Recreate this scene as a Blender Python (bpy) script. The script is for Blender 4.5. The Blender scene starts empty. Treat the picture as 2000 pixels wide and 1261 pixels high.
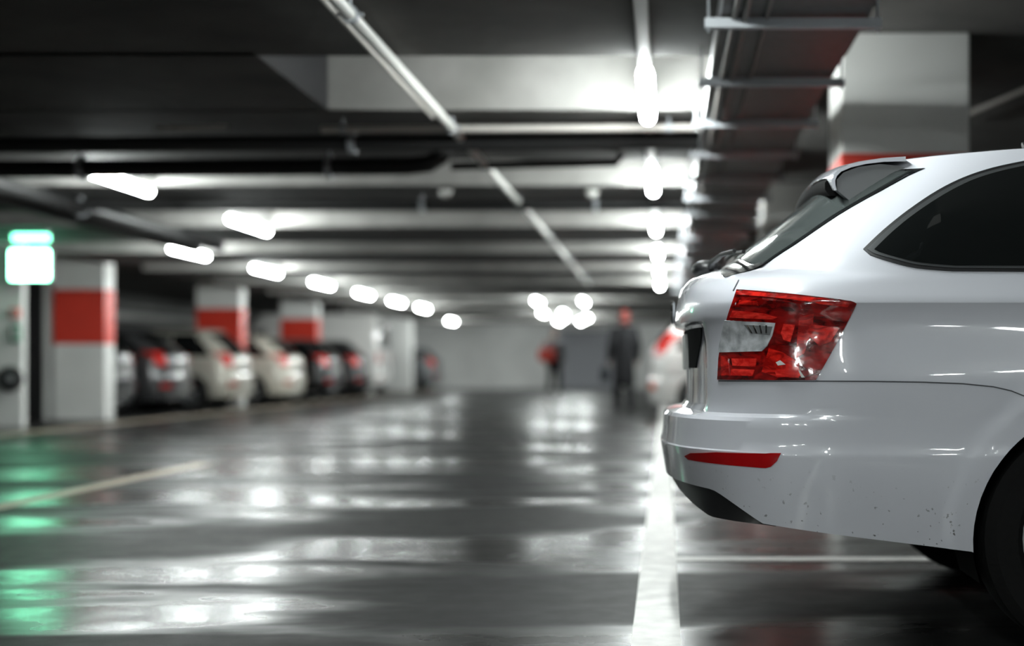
import bpy, bmesh, math, random
from mathutils import Vector, Matrix
from mathutils.bvhtree import BVHTree
random.seed(7)
PI = math.pi
S = bpy.context.scene
COL = S.collection

# ------------------------------------------------------------------ camera, world, exposure
F_PX, CAM_H, VPX, VPY = 2775.0, 0.78, 1300.0, 715.0
cam_d = bpy.data.cameras.new('camera'); cam = bpy.data.objects.new('camera', cam_d); COL.objects.link(cam)
cam.location = (0, 0, CAM_H); cam.rotation_euler = (PI/2, 0, 0)
cam_d.sensor_width = 36.0; cam_d.lens = F_PX/2000*36
cam_d.shift_x = -(VPX-1000)/2000; cam_d.shift_y = (VPY-630.5)/2000
cam_d.clip_start = 0.05; cam_d.clip_end = 200
cam_d.dof.use_dof = True; cam_d.dof.focus_distance = 3.85
cam_d.dof.aperture_fstop = cam_d.lens/1000/0.040
cam_d.dof.aperture_blades = 0
S.camera = cam
W = bpy.data.worlds.new('world'); S.world = W; W.use_nodes = True
W.node_tree.nodes['Background'].inputs[0].default_value = (0.5, 0.55, 0.6, 1)
W.node_tree.nodes['Background'].inputs[1].default_value = 0.02
S.view_settings.view_transform = 'Standard'; S.view_settings.look = 'None'
S.view_settings.gamma = 1.0; S.view_settings.use_curve_mapping = False
S.view_settings.exposure = 0.12
LAMP_STRENGTH = 112.0
S.cycles.use_denoising = True
S.cycles.sample_clamp_indirect = 6.0

# ------------------------------------------------------------------ materials
MATS = {}
def pmat(name, col, rough=0.5, metal=0.0, coat=0.0, spec=None, emit=None, es=0.0, bump=None, var=None, coat_rough=0.03):
    """Principled material; var=(scale, amount) mottles the colour, bump=(scale, strength) gives fine relief."""
    m = bpy.data.materials.new(name); m.use_nodes = True
    nt = m.node_tree; b = nt.nodes['Principled BSDF']
    b.inputs['Base Color'].default_value = (*col, 1); b.inputs['Roughness'].default_value = rough
    b.inputs['Metallic'].default_value = metal; b.inputs['Coat Weight'].default_value = coat
    b.inputs['Coat Roughness'].default_value = coat_rough
    if spec is not None: b.inputs['Specular IOR Level'].default_value = spec
    if emit: b.inputs['Emission Color'].default_value = (*emit, 1); b.inputs['Emission Strength'].default_value = es
    if var or bump:
        tc = nt.nodes.new('ShaderNodeTexCoord')
    if var:
        n = nt.nodes.new('ShaderNodeTexNoise'); n.inputs['Scale'].default_value = var[0]; n.inputs['Detail'].default_value = 6
        nt.links.new(tc.outputs['Object'], n.inputs['Vector'])
        r = nt.nodes.new('ShaderNodeMapRange'); r.inputs['From Min'].default_value = .3; r.inputs['From Max'].default_value = .7
        r.inputs['To Min'].default_value = 1-var[1]; r.inputs['To Max'].default_value = 1+var[1]
        nt.links.new(n.outputs['Fac'], r.inputs['Value'])
        mx = nt.nodes.new('ShaderNodeVectorMath'); mx.operation = 'SCALE'; mx.inputs[0].default_value = col
        nt.links.new(r.outputs['Result'], mx.inputs['Scale']); nt.links.new(mx.outputs[0], b.inputs['Base Color'])
    if bump:
        n2 = nt.nodes.new('ShaderNodeTexNoise'); n2.inputs['Scale'].default_value = bump[0]; n2.inputs['Detail'].default_value = 4
        nt.links.new(tc.outputs['Object'], n2.inputs['Vector'])
        bp = nt.nodes.new('ShaderNodeBump'); bp.inputs['Strength'].default_value = bump[1]; bp.inputs['Distance'].default_value = .01
        nt.links.new(n2.outputs['Fac'], bp.inputs['Height']); nt.links.new(bp.outputs[0], b.inputs['Normal'])
    MATS[name] = m
    return m
def bsdf(m): return m.node_tree.nodes['Principled BSDF']

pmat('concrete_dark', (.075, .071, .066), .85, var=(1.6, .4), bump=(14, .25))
pmat('concrete_lit', (.31, .302, .288), .85, var=(2.2, .22), bump=(14, .25))  # lighter copy of the concrete, standing in for lamplight on beam flanks
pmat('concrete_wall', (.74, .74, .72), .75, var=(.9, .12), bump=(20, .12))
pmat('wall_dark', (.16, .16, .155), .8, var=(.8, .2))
pmat('column_white', (.80, .80, .775), .5, var=(1.5, .08))
pmat('column_red', (.66, .045, .025), .4, var=(2, .1))
pmat('lamp_glow', (1, 1, 1), .4, emit=(.93, 1.0, .985), es=LAMP_STRENGTH)
pmat('lamp_body', (.55, .55, .53), .45)
pmat('galvanised', (.52, .53, .54), .38, metal=.85, var=(30, .12))
pmat('tray_steel', (.10, .10, .10), .5, metal=.5, var=(20, .15))
pmat('bracket_steel', (.42, .44, .46), .5, metal=.4)
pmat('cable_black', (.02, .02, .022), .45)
pmat('cable_grey', (.16, .15, .14), .55)
pmat('conduit_white', (.72, .72, .68), .4)
pmat('pipe_black', (.018, .018, .018), .5)
pmat('pipe_light', (.55, .52, .48), .45)
pmat('line_white', (.90, .89, .86), .55, spec=.3, var=(9, .16), bump=(90, .3))
pmat('line_yellow', (.62, .52, .40), .45, var=(7, .2))
pmat('paint_white', (.62, .63, .68), .22, coat=1.0, spec=.4)
pmat('trim_black', (.012, .012, .013), .45)
pmat('gloss_black', (.008, .008, .009), .12, coat=.6)
pmat('glass_dark', (.006, .007, .007), .04, spec=.5)
pmat('glass_rear', (.05, .058, .057), .06, spec=.6)
pmat('window_seal', (.055, .058, .06), .35)
pmat('gap', (.07, .072, .08), .8)
pmat('fin_grey', (.16, .165, .17), .3, coat=.3)
pmat('rubber', (.006, .006, .006), .85, spec=.2, bump=(60, .3))
pmat('rim_alloy', (.45, .46, .47), .3, metal=.8)
pmat('liner', (.006, .006, .006), .95, spec=.1)
pmat('lens_red_dark', (.16, .003, .003), .12, coat=1.0)
pmat('lens_red', (.55, .008, .006), .15, coat=1.0)
pmat('lens_red_bright', (.85, .02, .015), .18, coat=1.0)
def lens_structure(name, dark, bright, sc, bump=.05):
    m = MATS[name]; nt = m.node_tree; b = bsdf(m); N = nt.nodes.new; L = nt.links.new
    tc = N('ShaderNodeTexCoord'); mp = N('ShaderNodeMapping'); mp.inputs['Scale'].default_value = (sc, sc, sc*2.2); L(tc.outputs['Object'], mp.inputs['Vector'])
    v = N('ShaderNodeTexNoise'); v.inputs['Scale'].default_value = 1; v.inputs['Detail'].default_value = 3; v.inputs['Distortion'].default_value = 1.2; L(mp.outputs[0], v.inputs['Vector'])
    r = N('ShaderNodeMapRange'); r.inputs['From Min'].default_value = .38; r.inputs['From Max'].default_value = .66; L(v.outputs['Fac'], r.inputs['Value'])
    x = N('ShaderNodeMix'); x.data_type = 'RGBA'; x.inputs['A'].default_value = (*dark, 1); x.inputs['B'].default_value = (*bright, 1)
    L(r.outputs[0], x.inputs['Factor']); L(x.outputs['Result'], b.inputs['Base Color'])
    w = N('ShaderNodeTexVoronoi'); w.inputs['Scale'].default_value = 70; L(tc.outputs['Object'], w.inputs['Vector'])
    bp = N('ShaderNodeBump'); bp.inputs['Strength'].default_value = bump; bp.inputs['Distance'].default_value = .003; L(w.outputs['Distance'], bp.inputs['Height']); L(bp.outputs[0], b.inputs['Normal'])
lens_structure('lens_red_dark', (.07, .001, .001), (.34, .006, .005), 16, .06)
lens_structure('lens_red', (.26, .004, .003), (.80, .02, .012), 22)
lens_structure('lens_red_bright', (.55, .008, .006), (.95, .045, .03), 26)
pmat('lens_clear', (.58, .60, .62), .16, metal=.15, coat=1.0, var=(28, .45))
pmat('chrome', (.85, .86, .87), .08, metal=1.0)
pmat('reflector_red', (.42, .004, .006), .15, coat=1.0)
pmat('lens_orange', (.9, .14, .03), .2, coat=.8)
pmat('plate', (.62, .62, .60), .4); pmat('plate_dull', (.20, .20, .19), .5)
pmat('exit_glow', (.5, 1, .75), .4, emit=(.26, 1.0, .58), es=22.0)
pmat('exit_glow_small', (.5, 1, .75), .4, emit=(.20, 1.0, .58), es=7.0)
pmat('sign_case', (.35, .36, .36), .4)
pmat('door_grey', (.30, .305, .33), .5)
pmat('skin', (.55, .36, .28), .55)
pmat('cloth_black', (.012, .012, .014), .9)
pmat('cloth_grey', (.22, .23, .24), .9)
pmat('cloth_dark', (.03, .035, .04), .9)
pmat('cloth_red', (.6, .06, .04), .8)
pmat('hair_red', (.22, .03, .02), .7)
pmat('hair_brown', (.08, .05, .035), .7)
pmat('shoe_white', (.7, .7, .68), .6)
pmat('green_box', (.02, .22, .12), .4)
def carpaint(name, c, metal=.0, rough=.3): return pmat(name, c, rough, metal=metal, coat=.6 if c[0] < .2 else .8, spec=.3)
carpaint('paint_dark', (.018, .02, .022)); carpaint('paint_graphite', (.05, .05, .052), .2)
carpaint('paint_silver', (.48, .46, .40), .2); carpaint('paint_cream', (.60, .57, .49))
carpaint('paint_black', (.008, .008, .009)); carpaint('paint_grey', (.12, .125, .13)); carpaint('paint_pearl', (.85, .84, .81))

# car paint: faint road dirt and dark specks low on the bodywork
def dirty_paint(m):
    nt = m.node_tree; b = bsdf(m)
    tc = nt.nodes.new('ShaderNodeTexCoord'); sep = nt.nodes.new('ShaderNodeSeparateXYZ')
    nt.links.new(tc.outputs['Object'], sep.inputs[0])
    mr = nt.nodes.new('ShaderNodeMapRange'); mr.inputs['From Min'].default_value = .52; mr.inputs['From Max'].default_value = .30
    nt.links.new(sep.outputs['Z'], mr.inputs['Value'])
    vor = nt.nodes.new('ShaderNodeTexNoise'); vor.inputs['Scale'].default_value = 62; vor.inputs['Detail'].default_value = 2
    nt.links.new(tc.outputs['Object'], vor.inputs['Vector'])
    sp = nt.nodes.new('ShaderNodeMapRange'); sp.inputs['From Min'].default_value = .675; sp.inputs['From Max'].default_value = .72
    nt.links.new(vor.outputs['Fac'], sp.inputs['Value'])
    film = nt.nodes.new('ShaderNodeTexNoise'); film.inputs['Scale'].default_value = 4; film.inputs['Detail'].default_value = 8
    nt.links.new(tc.outputs['Object'], film.inputs['Vector'])
    fm = nt.nodes.new('ShaderNodeMath'); fm.operation = 'MULTIPLY'; fm.inputs[1].default_value = .30
    nt.links.new(film.outputs['Fac'], fm.inputs[0])
    ad = nt.nodes.new('ShaderNodeMath'); ad.operation = 'ADD'; nt.links.new(sp.outputs[0], ad.inputs[0]); nt.links.new(fm.outputs[0], ad.inputs[1])
    mu = nt.nodes.new('ShaderNodeMath'); mu.operation = 'MULTIPLY'; mu.use_clamp = True
    nt.links.new(ad.outputs[0], mu.inputs[0]); nt.links.new(mr.outputs[0], mu.inputs[1])
    mix = nt.nodes.new('ShaderNodeMix'); mix.data_type = 'RGBA'
    mix.inputs['A'].default_value = b.inputs['Base Color'].default_value; mix.inputs['B'].default_value = (.10, .095, .09, 1)
    nt.links.new(mu.outputs[0], mix.inputs['Factor']); nt.links.new(mix.outputs['Result'], b.inputs['Base Color'])
dirty_paint(MATS['paint_white'])

# wet dark floor: damp asphalt with smoother wet patches and puddles
def floor_mat():
    m = bpy.data.materials.new('wet_floor'); m.use_nodes = True; nt = m.node_tree; b = bsdf(m); N = nt.nodes.new; L = nt.links.new
    tc = N('ShaderNodeTexCoord')
    def noise(scale, detail, mapping=(1, 1, 1), rough=.5, dist=0):
        mp = N('ShaderNodeMapping'); mp.inputs['Scale'].default_value = mapping; L(tc.outputs['Object'], mp.inputs['Vector'])
        n = N('ShaderNodeTexNoise'); n.inputs['Scale'].default_value = scale; n.inputs['Detail'].default_value = detail
        n.inputs['Roughness'].default_value = rough; n.inputs['Distortion'].default_value = dist; L(mp.outputs[0], n.inputs['Vector'])
        return n.outputs['Fac']
    def rng(v, f0, f1, t0, t1):
        r = N('ShaderNodeMapRange'); r.interpolation_type = 'SMOOTHSTEP'
        for k, x in (('From Min', f0), ('From Max', f1), ('To Min', t0), ('To Max', t1)): r.inputs[k].default_value = x
        L(v, r.inputs['Value']); return r.outputs[0]
    wet = rng(noise(1.0, 4, (.45, 1.15, 1), .5, .4), .40, .62, 0, 1)      # damp film against drier ground
    fine = noise(9, 6)
    ro = N('ShaderNodeMath'); ro.operation = 'MULTIPLY_ADD'; ro.inputs[1].default_value = .16; L(fine, ro.inputs[0]); L(rng(wet, 0, 1, .44, .15), ro.inputs[2]); L(ro.outputs[0], b.inputs['Roughness'])
    L(rng(wet, 0, 1, .08, .50), b.inputs['Specular IOR Level'])
    cr = N('ShaderNodeMix'); cr.data_type = 'RGBA'; cr.inputs['A'].default_value = (.021, .021, .0205, 1); cr.inputs['B'].default_value = (.008, .008, .0078, 1)
    L(wet, cr.inputs['Factor']); L(cr.outputs['Result'], b.inputs['Base Color'])
    b1 = N('ShaderNodeBump'); b1.inputs['Distance'].default_value = .0012; L(noise(230, 2), b1.inputs['Height']); L(rng(wet, 0, 1, .6, .15), b1.inputs['Strength'])
    b2 = N('ShaderNodeBump'); b2.inputs['Strength'].default_value = .6; b2.inputs['Distance'].default_value = .010; L(noise(3.0, 1.0, (.35, 1.2, 1)), b2.inputs['Height']); L(b1.outputs[0], b2.inputs['Normal'])
    L(b2.outputs[0], b.inputs['Normal'])
    MATS['wet_floor'] = m
floor_mat()

# ------------------------------------------------------------------ helpers
def obj(name, bm, mat, parent=None, smooth=None, keep=False):
    me = bpy.data.meshes.new(name)
    bm.normal_update(); bm.to_mesh(me); bm.free()
    o = bpy.data.objects.new(name, me); COL.objects.link(o)
    if mat: me.materials.append(MATS[mat])
    if smooth is not None:
        for p in me.polygons: p.use_smooth = True
        me.set_sharp_from_angle(angle=math.radians(smooth))
    if parent: o.parent = parent
    return o
def tag(o, label, cat, group=None, kind=None):
    if label: o['label'] = label
    if cat: o['category'] = cat
    if group: o['group'] = group
    if kind: o['kind'] = kind
    return o
def thing(name, label, cat, loc=(0, 0, 0), rz=0, group=None):
    o = bpy.data.objects.new(name, None); COL.objects.link(o); o.location = loc; o.rotation_euler = (0, 0, rz)
    o.empty_display_size = .1
    return tag(o, label, cat, group)
def box(bm, x0, x1, y0, y1, z0, z1, bev=0.0):
    vs = [bm.verts.new((x, y, z)) for z in (z0, z1) for y in (y0, y1) for x in (x0, x1)]
    fs = [bm.faces.new([vs[i] for i in f]) for f in ((0, 2, 3, 1), (4, 5, 7, 6), (0, 1, 5, 4), (2, 6, 7, 3), (0, 4, 6, 2), (1, 3, 7, 5))]
    if bev:
        es = list({e for f in fs for e in f.edges})
        bmesh.ops.bevel(bm, geom=es, offset=bev, segments=2, affect='EDGES', profile=.6)
    return bm
def B(*a, **k): return box(bmesh.new(), *a, **k)
def tube(bm, pts, r, seg=12, cap=True):
    pts = [Vector(p) for p in pts]; rings = []
    rs = r if isinstance(r, (list, tuple)) else [r]*len(pts)
    up = Vector((0, 0, 1)); prev = None
    for i, p in enumerate(pts):
        d = (pts[min(i+1, len(pts)-1)]-pts[max(i-1, 0)]).normalized()
        if prev is None:
            a = d.cross(up if abs(d.z) < .9 else Vector((1, 0, 0))).normalized()
        else:
            a = (prev-d*prev.dot(d)).normalized()
        prev = a; b = d.cross(a)
        rings.append([bm.verts.new(p+(a*math.cos(2*PI*k/seg)+b*math.sin(2*PI*k/seg))*rs[i]) for k in range(seg)])
    for i in range(len(rings)-1):
        for k in range(seg):
            bm.faces.new((rings[i][k], rings[i][(k+1) % seg], rings[i+1][(k+1) % seg], rings[i+1][k]))
    if cap:
        bm.faces.new(rings[0][::-1]); bm.faces.new(rings[-1])
    return bm
def T(pts, r, seg=12): return tube(bmesh.new(), pts, r, seg)
def lathe(bm, prof, seg=40, axis='Y', c=(0, 0, 0), closed=False):
    """profile of (axial, radius) pairs turned about an axis through c"""
    rings = []
    for (t, r) in prof:
        ring = []
        for k in range(seg):
            a = 2*PI*k/seg; u, v = r*math.cos(a), r*math.sin(a)
            p = (u, t, v) if axis == 'Y' else ((t, u, v) if axis == 'X' else (u, v, t))
            ring.append(bm.verts.new((p[0]+c[0], p[1]+c[1], p[2]+c[2])))
        rings.append(ring)
    m = len(rings)
    for i in range(m if closed else m-1):
        for k in range(seg):
            bm.faces.new((rings[i][k], rings[i][(k+1) % seg], rings[(i+1) % m][(k+1) % seg], rings[(i+1) % m][k]))
    if not closed:
        if prof[0][1] > 1e-6: bm.faces.new(rings[0][::-1])
        if prof[-1][1] > 1e-6: bm.faces.new(rings[-1])
    bmesh.ops.recalc_face_normals(bm, faces=bm.faces)
    return bm
def ellipsoid(bm, c, r, seg=16, rings=10):
    g = bmesh.ops.create_uvsphere(bm, u_segments=seg, v_segments=rings, radius=1)
    for v in g['verts']: v.co = Vector((c[0]+v.co.x*r[0], c[1]+v.co.y*r[1], c[2]+v.co.z*r[2]))
    return bm
def interp(tab, x):
    if x <= tab[0][0]: return tab[0][1]
    for (a, fa), (b, fb) in zip(tab, tab[1:]):
        if x <= b: return fa+(fb-fa)*(x-a)/(b-a)
    return tab[-1][1]
def link_copy(src, parent, M=None):
    c = src.copy(); COL.objects.link(c); c.parent = parent
    return c
def copy_tree(o, parent=None):
    c = o.copy(); COL.objects.link(c); c.parent = parent
    for ch in list(o.children): copy_tree(ch, c)
    return c

# ------------------------------------------------------------------ the setting
SLAB, BEAMB = 2.58, 2.26
XL, XR, YB, YF = -13.5, 6.6, -14.0, 49.4
floor = obj('floor', B(XL, XR, YB, YF, -.1, 0), 'wet_floor'); floor['kind'] = 'structure'
tag(floor, 'wet dark asphalt floor of the parking garage with glossy reflections', None)
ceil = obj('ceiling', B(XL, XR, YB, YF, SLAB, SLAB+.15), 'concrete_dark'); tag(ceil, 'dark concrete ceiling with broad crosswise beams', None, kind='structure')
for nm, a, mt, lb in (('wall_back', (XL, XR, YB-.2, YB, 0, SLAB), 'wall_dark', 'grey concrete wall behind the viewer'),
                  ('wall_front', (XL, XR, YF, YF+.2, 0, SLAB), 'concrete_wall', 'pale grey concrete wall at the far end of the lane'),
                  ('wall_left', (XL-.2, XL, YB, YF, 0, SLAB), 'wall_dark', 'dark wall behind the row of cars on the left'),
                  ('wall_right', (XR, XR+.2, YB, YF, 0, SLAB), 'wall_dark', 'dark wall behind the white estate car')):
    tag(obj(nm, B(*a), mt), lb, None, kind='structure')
P0, PITCH = 8.2, 3.42
beam_me = None
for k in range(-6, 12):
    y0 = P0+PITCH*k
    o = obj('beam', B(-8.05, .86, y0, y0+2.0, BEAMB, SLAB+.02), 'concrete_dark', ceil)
    o.data.materials.append(MATS['concrete_lit'])            # lamplight painted into lighter flanks, shade into the dark underside
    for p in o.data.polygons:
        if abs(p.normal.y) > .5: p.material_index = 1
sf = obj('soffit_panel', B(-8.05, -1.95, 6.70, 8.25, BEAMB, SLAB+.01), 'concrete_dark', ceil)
sf.data.materials.append(MATS['cable_black'])               # edge painted black so the lamplit step stays in shade
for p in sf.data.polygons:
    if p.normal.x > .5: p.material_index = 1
#   # closed bay at the near left
# painted lines on the floor
def stripe(nm, x0, x1, y0, y1, mt='line_white'): return obj(nm, B(x0, x1, y0, y1, -.01, .004), mt, floor)
stripe('lane_line', -.097, .043, -6, 30)
for k in range(-2, 8):
    if k != 0 or True: stripe('bay_line', .043, 4.9, 5.68+2.5*k, 5.79+2.5*k)
stripe('faded_line', -3.76, -3.63, 2.0, 11.4, 'line_yellow')
stripe('edge_line', -7.58, -7.43, 6.0, 46, 'line_yellow')

# shutter door in the far wall
d1 = tag(obj('door_1', B(-3.75, -1.6, YF-.06, YF, 0, 2.05), 'door_grey'), 'dark grey shutter in the far wall', None, kind='structure')
for i in range(10): obj('slat', B(-3.7, -1.65, YF-.085, YF-.055, .03+i*.2, .21+i*.2), 'door_grey', d1)
tag(obj('trim_1', B(-3.9, -3.75, YF-.1, YF, 0, 2.15), 'concrete_wall'), 'pale jamb beside the dark shutter', None, kind='structure')

# ------------------------------------------------------------------ columns
def column(x0, x1, y0, y1, label, group=None, band=(1.10, 1.90)):
    cx, cy = (x0+x1)/2, (y0+y1)/2; hx, hy = (x1-x0)/2, (y1-y0)/2
    t = thing('concrete_column', label, 'column', (cx, cy, 0), 0, group)
    obj('shaft', B(-hx, hx, -hy, hy, 0, SLAB, bev=.012), 'column_white', t)
    if band: obj('painted_band', B(-hx-.004, hx+.004, -hy-.004, hy+.004, *band, bev=.012), 'column_red', t)['label'] = 'red painted band'
    return t
g = 'columns with a red band'
for (y, lb) in ((20.6, 'white column with red band beside the green exit sign, nearest on the left'),
                (27.4, 'white column with bright red band behind the silver hatchback'),
                (33.4, 'grey column with red band behind the black car on the left'),
                (39.6, 'white column with red band hidden behind the white van'),
                (45.8, 'bright white column farthest down the left side of the lane')):
    column(-9.05 if y > 21 else -8.88, -8.2 if y > 21 else -8.13, y, y+.36, lb, g, None if y > 40 else (1.10, 1.90))
for (y, lb) in ((7.66, 'large grey column with red band right behind the white estate car'),
                (13.9, 'second white column behind the roof of the white estate car'),
                (20.1, 'third column in the right hand row beyond the white estate car'),):
    column(.95, 1.64, y, y+.6, lb, g, (1.10, 1.93))

# ------------------------------------------------------------------ tube lamps
LAMP_Z = 2.20
def lamp_proto():
    t = thing('tube_lamp', 'x', 'lamp')
    bm = bmesh.new(); box(bm, -.022, .022, -.66, .66, .036, .060, bev=.006); obj('housing', bm, 'lamp_body', t)
    # translucent round diffuser
    bm = bmesh.new(); seg = 12; rings = []
    for y, sc in ((-.65, .55), (-.63, .92), (-.58, 1), (.58, 1), (.63, .92), (.65, .55)):
        rings.append([bm.verts.new((.040*sc*math.cos(2*PI*k/seg), y, .040*sc*math.sin(2*PI*k/seg))) for k in range(seg)])
    for a, b in zip(rings, rings[1:]):
        for k in range(seg): bm.faces.new((a[k], a[(k+1) % seg], b[(k+1) % seg], b[k]))
    bm.faces.new(rings[0][::-1]); bm.faces.new(rings[-1]); bmesh.ops.recalc_face_normals(bm, faces=bm.faces)
    obj('diffuser', bm, 'lamp_glow', t, smooth=50)
    for s in (-1, 1):
        obj('hanger', T([(0, s*.45, .05), (0, s*.45, SLAB-LAMP_Z)], .006, 6), 'bracket_steel', t)
    return t
LP = lamp_proto(); lamp_used = [False]
ORD = ['nearest', 'second', 'third', 'fourth', 'fifth', 'sixth', 'seventh', 'eighth', 'ninth', 'tenth']
def lamp(x, y, label, z=LAMP_Z):
    o = LP if not lamp_used[0] else copy_tree(LP)
    lamp_used[0] = True
    o.location = (x, y, z); o['label'] = label; o['group'] = 'tube lamps under the ceiling'
for k in range(0, 6):
    lamp(-.10, 7.5+PITCH*k, '%s glowing tube lamp of the row beside the cable tray' % ORD[k])
lamp(-4.2, 7.5+PITCH*1, 'glowing tube lamp at the upper left beside the dark pipes')
lamp(-4.2, 7.5+PITCH*2, 'glowing tube lamp lighting a beam left of the white diagonal conduit')
for k in range(3, 9):
    lamp(-5.95, 7.5+PITCH*k, '%s tube lamp of the row above the parked cars on the left' % ORD[k-3])
for (x, k, lb) in ((-2.83, 7, 'small bright lamp far off above the person with the red bag'), (-1.81, 7, 'oval bright lamp far off right of the lane centre'),
                   (-3.3, 9, 'leftmost lamp of the bright cluster over the far wall'), (-2.75, 9, 'lamp beside the leftmost of the bright far cluster'),
                   (-3.0, 10, 'lamp in the middle of the bright cluster at the far end'), (-2.3, 10, 'right lamp of the bright cluster at the far end'),
                   (-3.4, 11, 'lowest lamp on the left of the bright far cluster'), (-2.7, 11, 'lowest lamp on the right of the bright far cluster'),
                   (-6.8, 11, 'long lamp right of the farthest left column')):
    lamp(x, 7.5+PITCH*k, lb)
for k in range(1, 5):
    lamp(-.10, 7.5-PITCH*k, 'tube lamp over the lane behind the viewer, number %s back' % ['one', 'two', 'three', 'four'][k-1])
for k in range(3, 6):
    lamp(-4.2, 7.5-PITCH*k, 'tube lamp on the left behind the viewer, row place %s' % ['one', 'two', 'three'][k-3])
for k in range(3, 6):
    lamp(3.4, 7.5-PITCH*k, 'tube lamp over the bays behind the viewer, row place %s' % ['one', 'two', 'three'][k-3])
# grey trunking that carries the right hand row of lamps
for k in range(-3, 5):
    y0, y1 = 7.5+PITCH*k+.68, 7.5+PITCH*(k+1)-.68
    tr = obj('lamp_trunking', B(-.13, -.07, y0, y1, 2.215, 2.258, bev=.006), 'lamp_body')
    tag(tr, ('grey trunking in front of the %s lamp of the right row' % ORD[k+1]) if k >= -1 else ('grey trunking overhead between lamps behind the viewer' if k == -2 else 'grey trunking farthest back between lamps behind the viewer'), 'trunking', 'lamp trunking')

# ------------------------------------------------------------------ pipes and conduits under the ceiling
def pipe(name, label, pts, r, mt, clamps=(), cm='bracket_steel', cat='pipe', drop=None):
    p0 = Vector(pts[0]); t = thing(name, label, cat, p0)
    loc = [Vector(p)-p0 for p in pts]
    obj('pipe_run', T(loc, r, 14), mt, t, smooth=50)
    for c in clamps:
        c = Vector(c)-p0; bm = bmesh.new()
        d = (loc[1]-loc[0]).normalized(); s = Vector((-d.y, d.x, 0))
        tube(bm, [c-d*.02, c+d*.02], r*1.35, 14)
        tube(bm, [c-s*r*1.2, c-s*r*2.0], .008, 6); tube(bm, [c+s*r*1.2, c+s*r*2.0], .008, 6)
        tube(bm, [c+Vector((0, 0, r)), c+Vector((0, 0, max(.02, (drop or BEAMB)-c.z-p0.z)))], .007, 6)
        obj('clamp', bm, cm, t, smooth=50)
    return t
pipe('ceiling_conduit', 'long white conduit running diagonally across the upper picture', [(-1.27, -6, 2.195), (-1.27, 14, 2.195), (-1.33, 24.5, 2.195)], .027, 'conduit_white',
     [(-1.27, y, 2.195) for y in (2.1, 5.72, 8.45, 12.4, 15.6, 19.0, 22.4)])
pipe('ceiling_conduit', 'thin grey conduit alongside the long white diagonal one', [(-1.36, -6, 2.235), (-1.36, 8.3, 2.235)], .011, 'pipe_light')
pipe('ceiling_conduit', 'pale straight pipe crossing under the first beam', [(-2.06, 8.5, 2.195), (.20, 8.42, 2.195)], .021, 'pipe_light', [(-1.93, 8.5, 2.195), (.02, 8.43, 2.195)])
pipe('ceiling_pipe', 'black pipe crossing just behind the pale straight pipe', [(-5.5, 8.95, 2.165), (.6, 8.78, 2.175)], .05, 'pipe_black', [(-1.95, 8.85, 2.17), (-4.4, 8.9, 2.17)])
pipe('ceiling_pipe', 'thick black drain pipe with an upturned elbow', [(-5.2, 9.75, 2.13), (-2.2, 9.72, 2.145), (-1.75, 9.72, 2.15), (-1.62, 9.72, 2.165), (-1.54, 9.72, 2.215), (-1.52, 9.72, 2.26)], .062, 'pipe_black', [(-4, 9.74, 2.14), (-2.3, 9.72, 2.145)])
pipe('ceiling_pipe', 'slim black pipe beyond the drain pipe elbow', [(-1.5, 9.95, 2.18), (-.35, 9.9, 2.2), (-.3, 9.9, 2.26)], .03, 'pipe_black')
pipe('ceiling_conduit', 'short pale pipe piece on the dark ceiling at the left', [(-3.02, 8.42, 2.19), (-2.6, 8.42, 2.195)], .018, 'pipe_light')
pipe('ceiling_conduit', 'pale sagging conduit at the left edge above the exit sign', [(-5.62, 4, 2.2), (-5.62, 16.2, 2.19)], .035, 'conduit_white', [(-5.62, 12.5, 2.195), (-5.62, 15.4, 2.195)])
pipe('ceiling_pipe', 'black pipe running inward at the upper left', [(-4.95, 4, 2.16), (-5.15, 16.4, 2.16)], .06, 'pipe_black', [(-5.0, 9.0, 2.16), (-5.1, 12.4, 2.16)])
pipe('ceiling_pipe', 'second black pipe at the upper left beside the pale conduit', [(-5.3, 4, 2.13), (-5.42, 16.4, 2.13)], .055, 'pipe_black')
pipe('ceiling_pipe', 'dark pipe crossing under the third beam', [(-6, 12.3, 2.17), (.3, 12.25, 2.17)], .045, 'pipe_black', [(-2.1, 12.27, 2.17), (-.6, 12.26, 2.17)])
pipe('ceiling_pipe', 'grey pipe along the left wall behind the parked cars', [(-13.2, 16, 2.0), (-13.2, 46, 2.0)], .10, 'lamp_body', cat='pipe')
pipe('ceiling_conduit', 'thin pale pipe on the ceiling right of the grey column', [(2.6, 7.0, 2.5), (1.9, 10.5, 2.5)], .016, 'pipe_light')
# small round ceiling fittings
for i, (x, y, lb) in enumerate(((-1.86, 12.0, 'small pale round fitting left of the diagonal conduit'), (-1.95, 13.0, 'small pale round fitting below its neighbour near the conduit'),
                                (-.62, 12.0, 'pale oval fitting left of the second lamp'))):
    t = thing('smoke_detector', lb, 'detector', (x, y, BEAMB if i != 1 else BEAMB), 0, 'ceiling detectors')
    if i == 1: t.location.y = 12.7
    obj('base_ring', lathe(bmesh.new(), [(0, .055), (-.015, .055), (-.02, .05)], 20, 'Z'), 'conduit_white', t)
    obj('sensor_head', lathe(bmesh.new(), [(-.02, .045), (-.045, .035), (-.055, .02), (-.056, 0)], 20, 'Z'), 'conduit_white', t, smooth=40)

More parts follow.
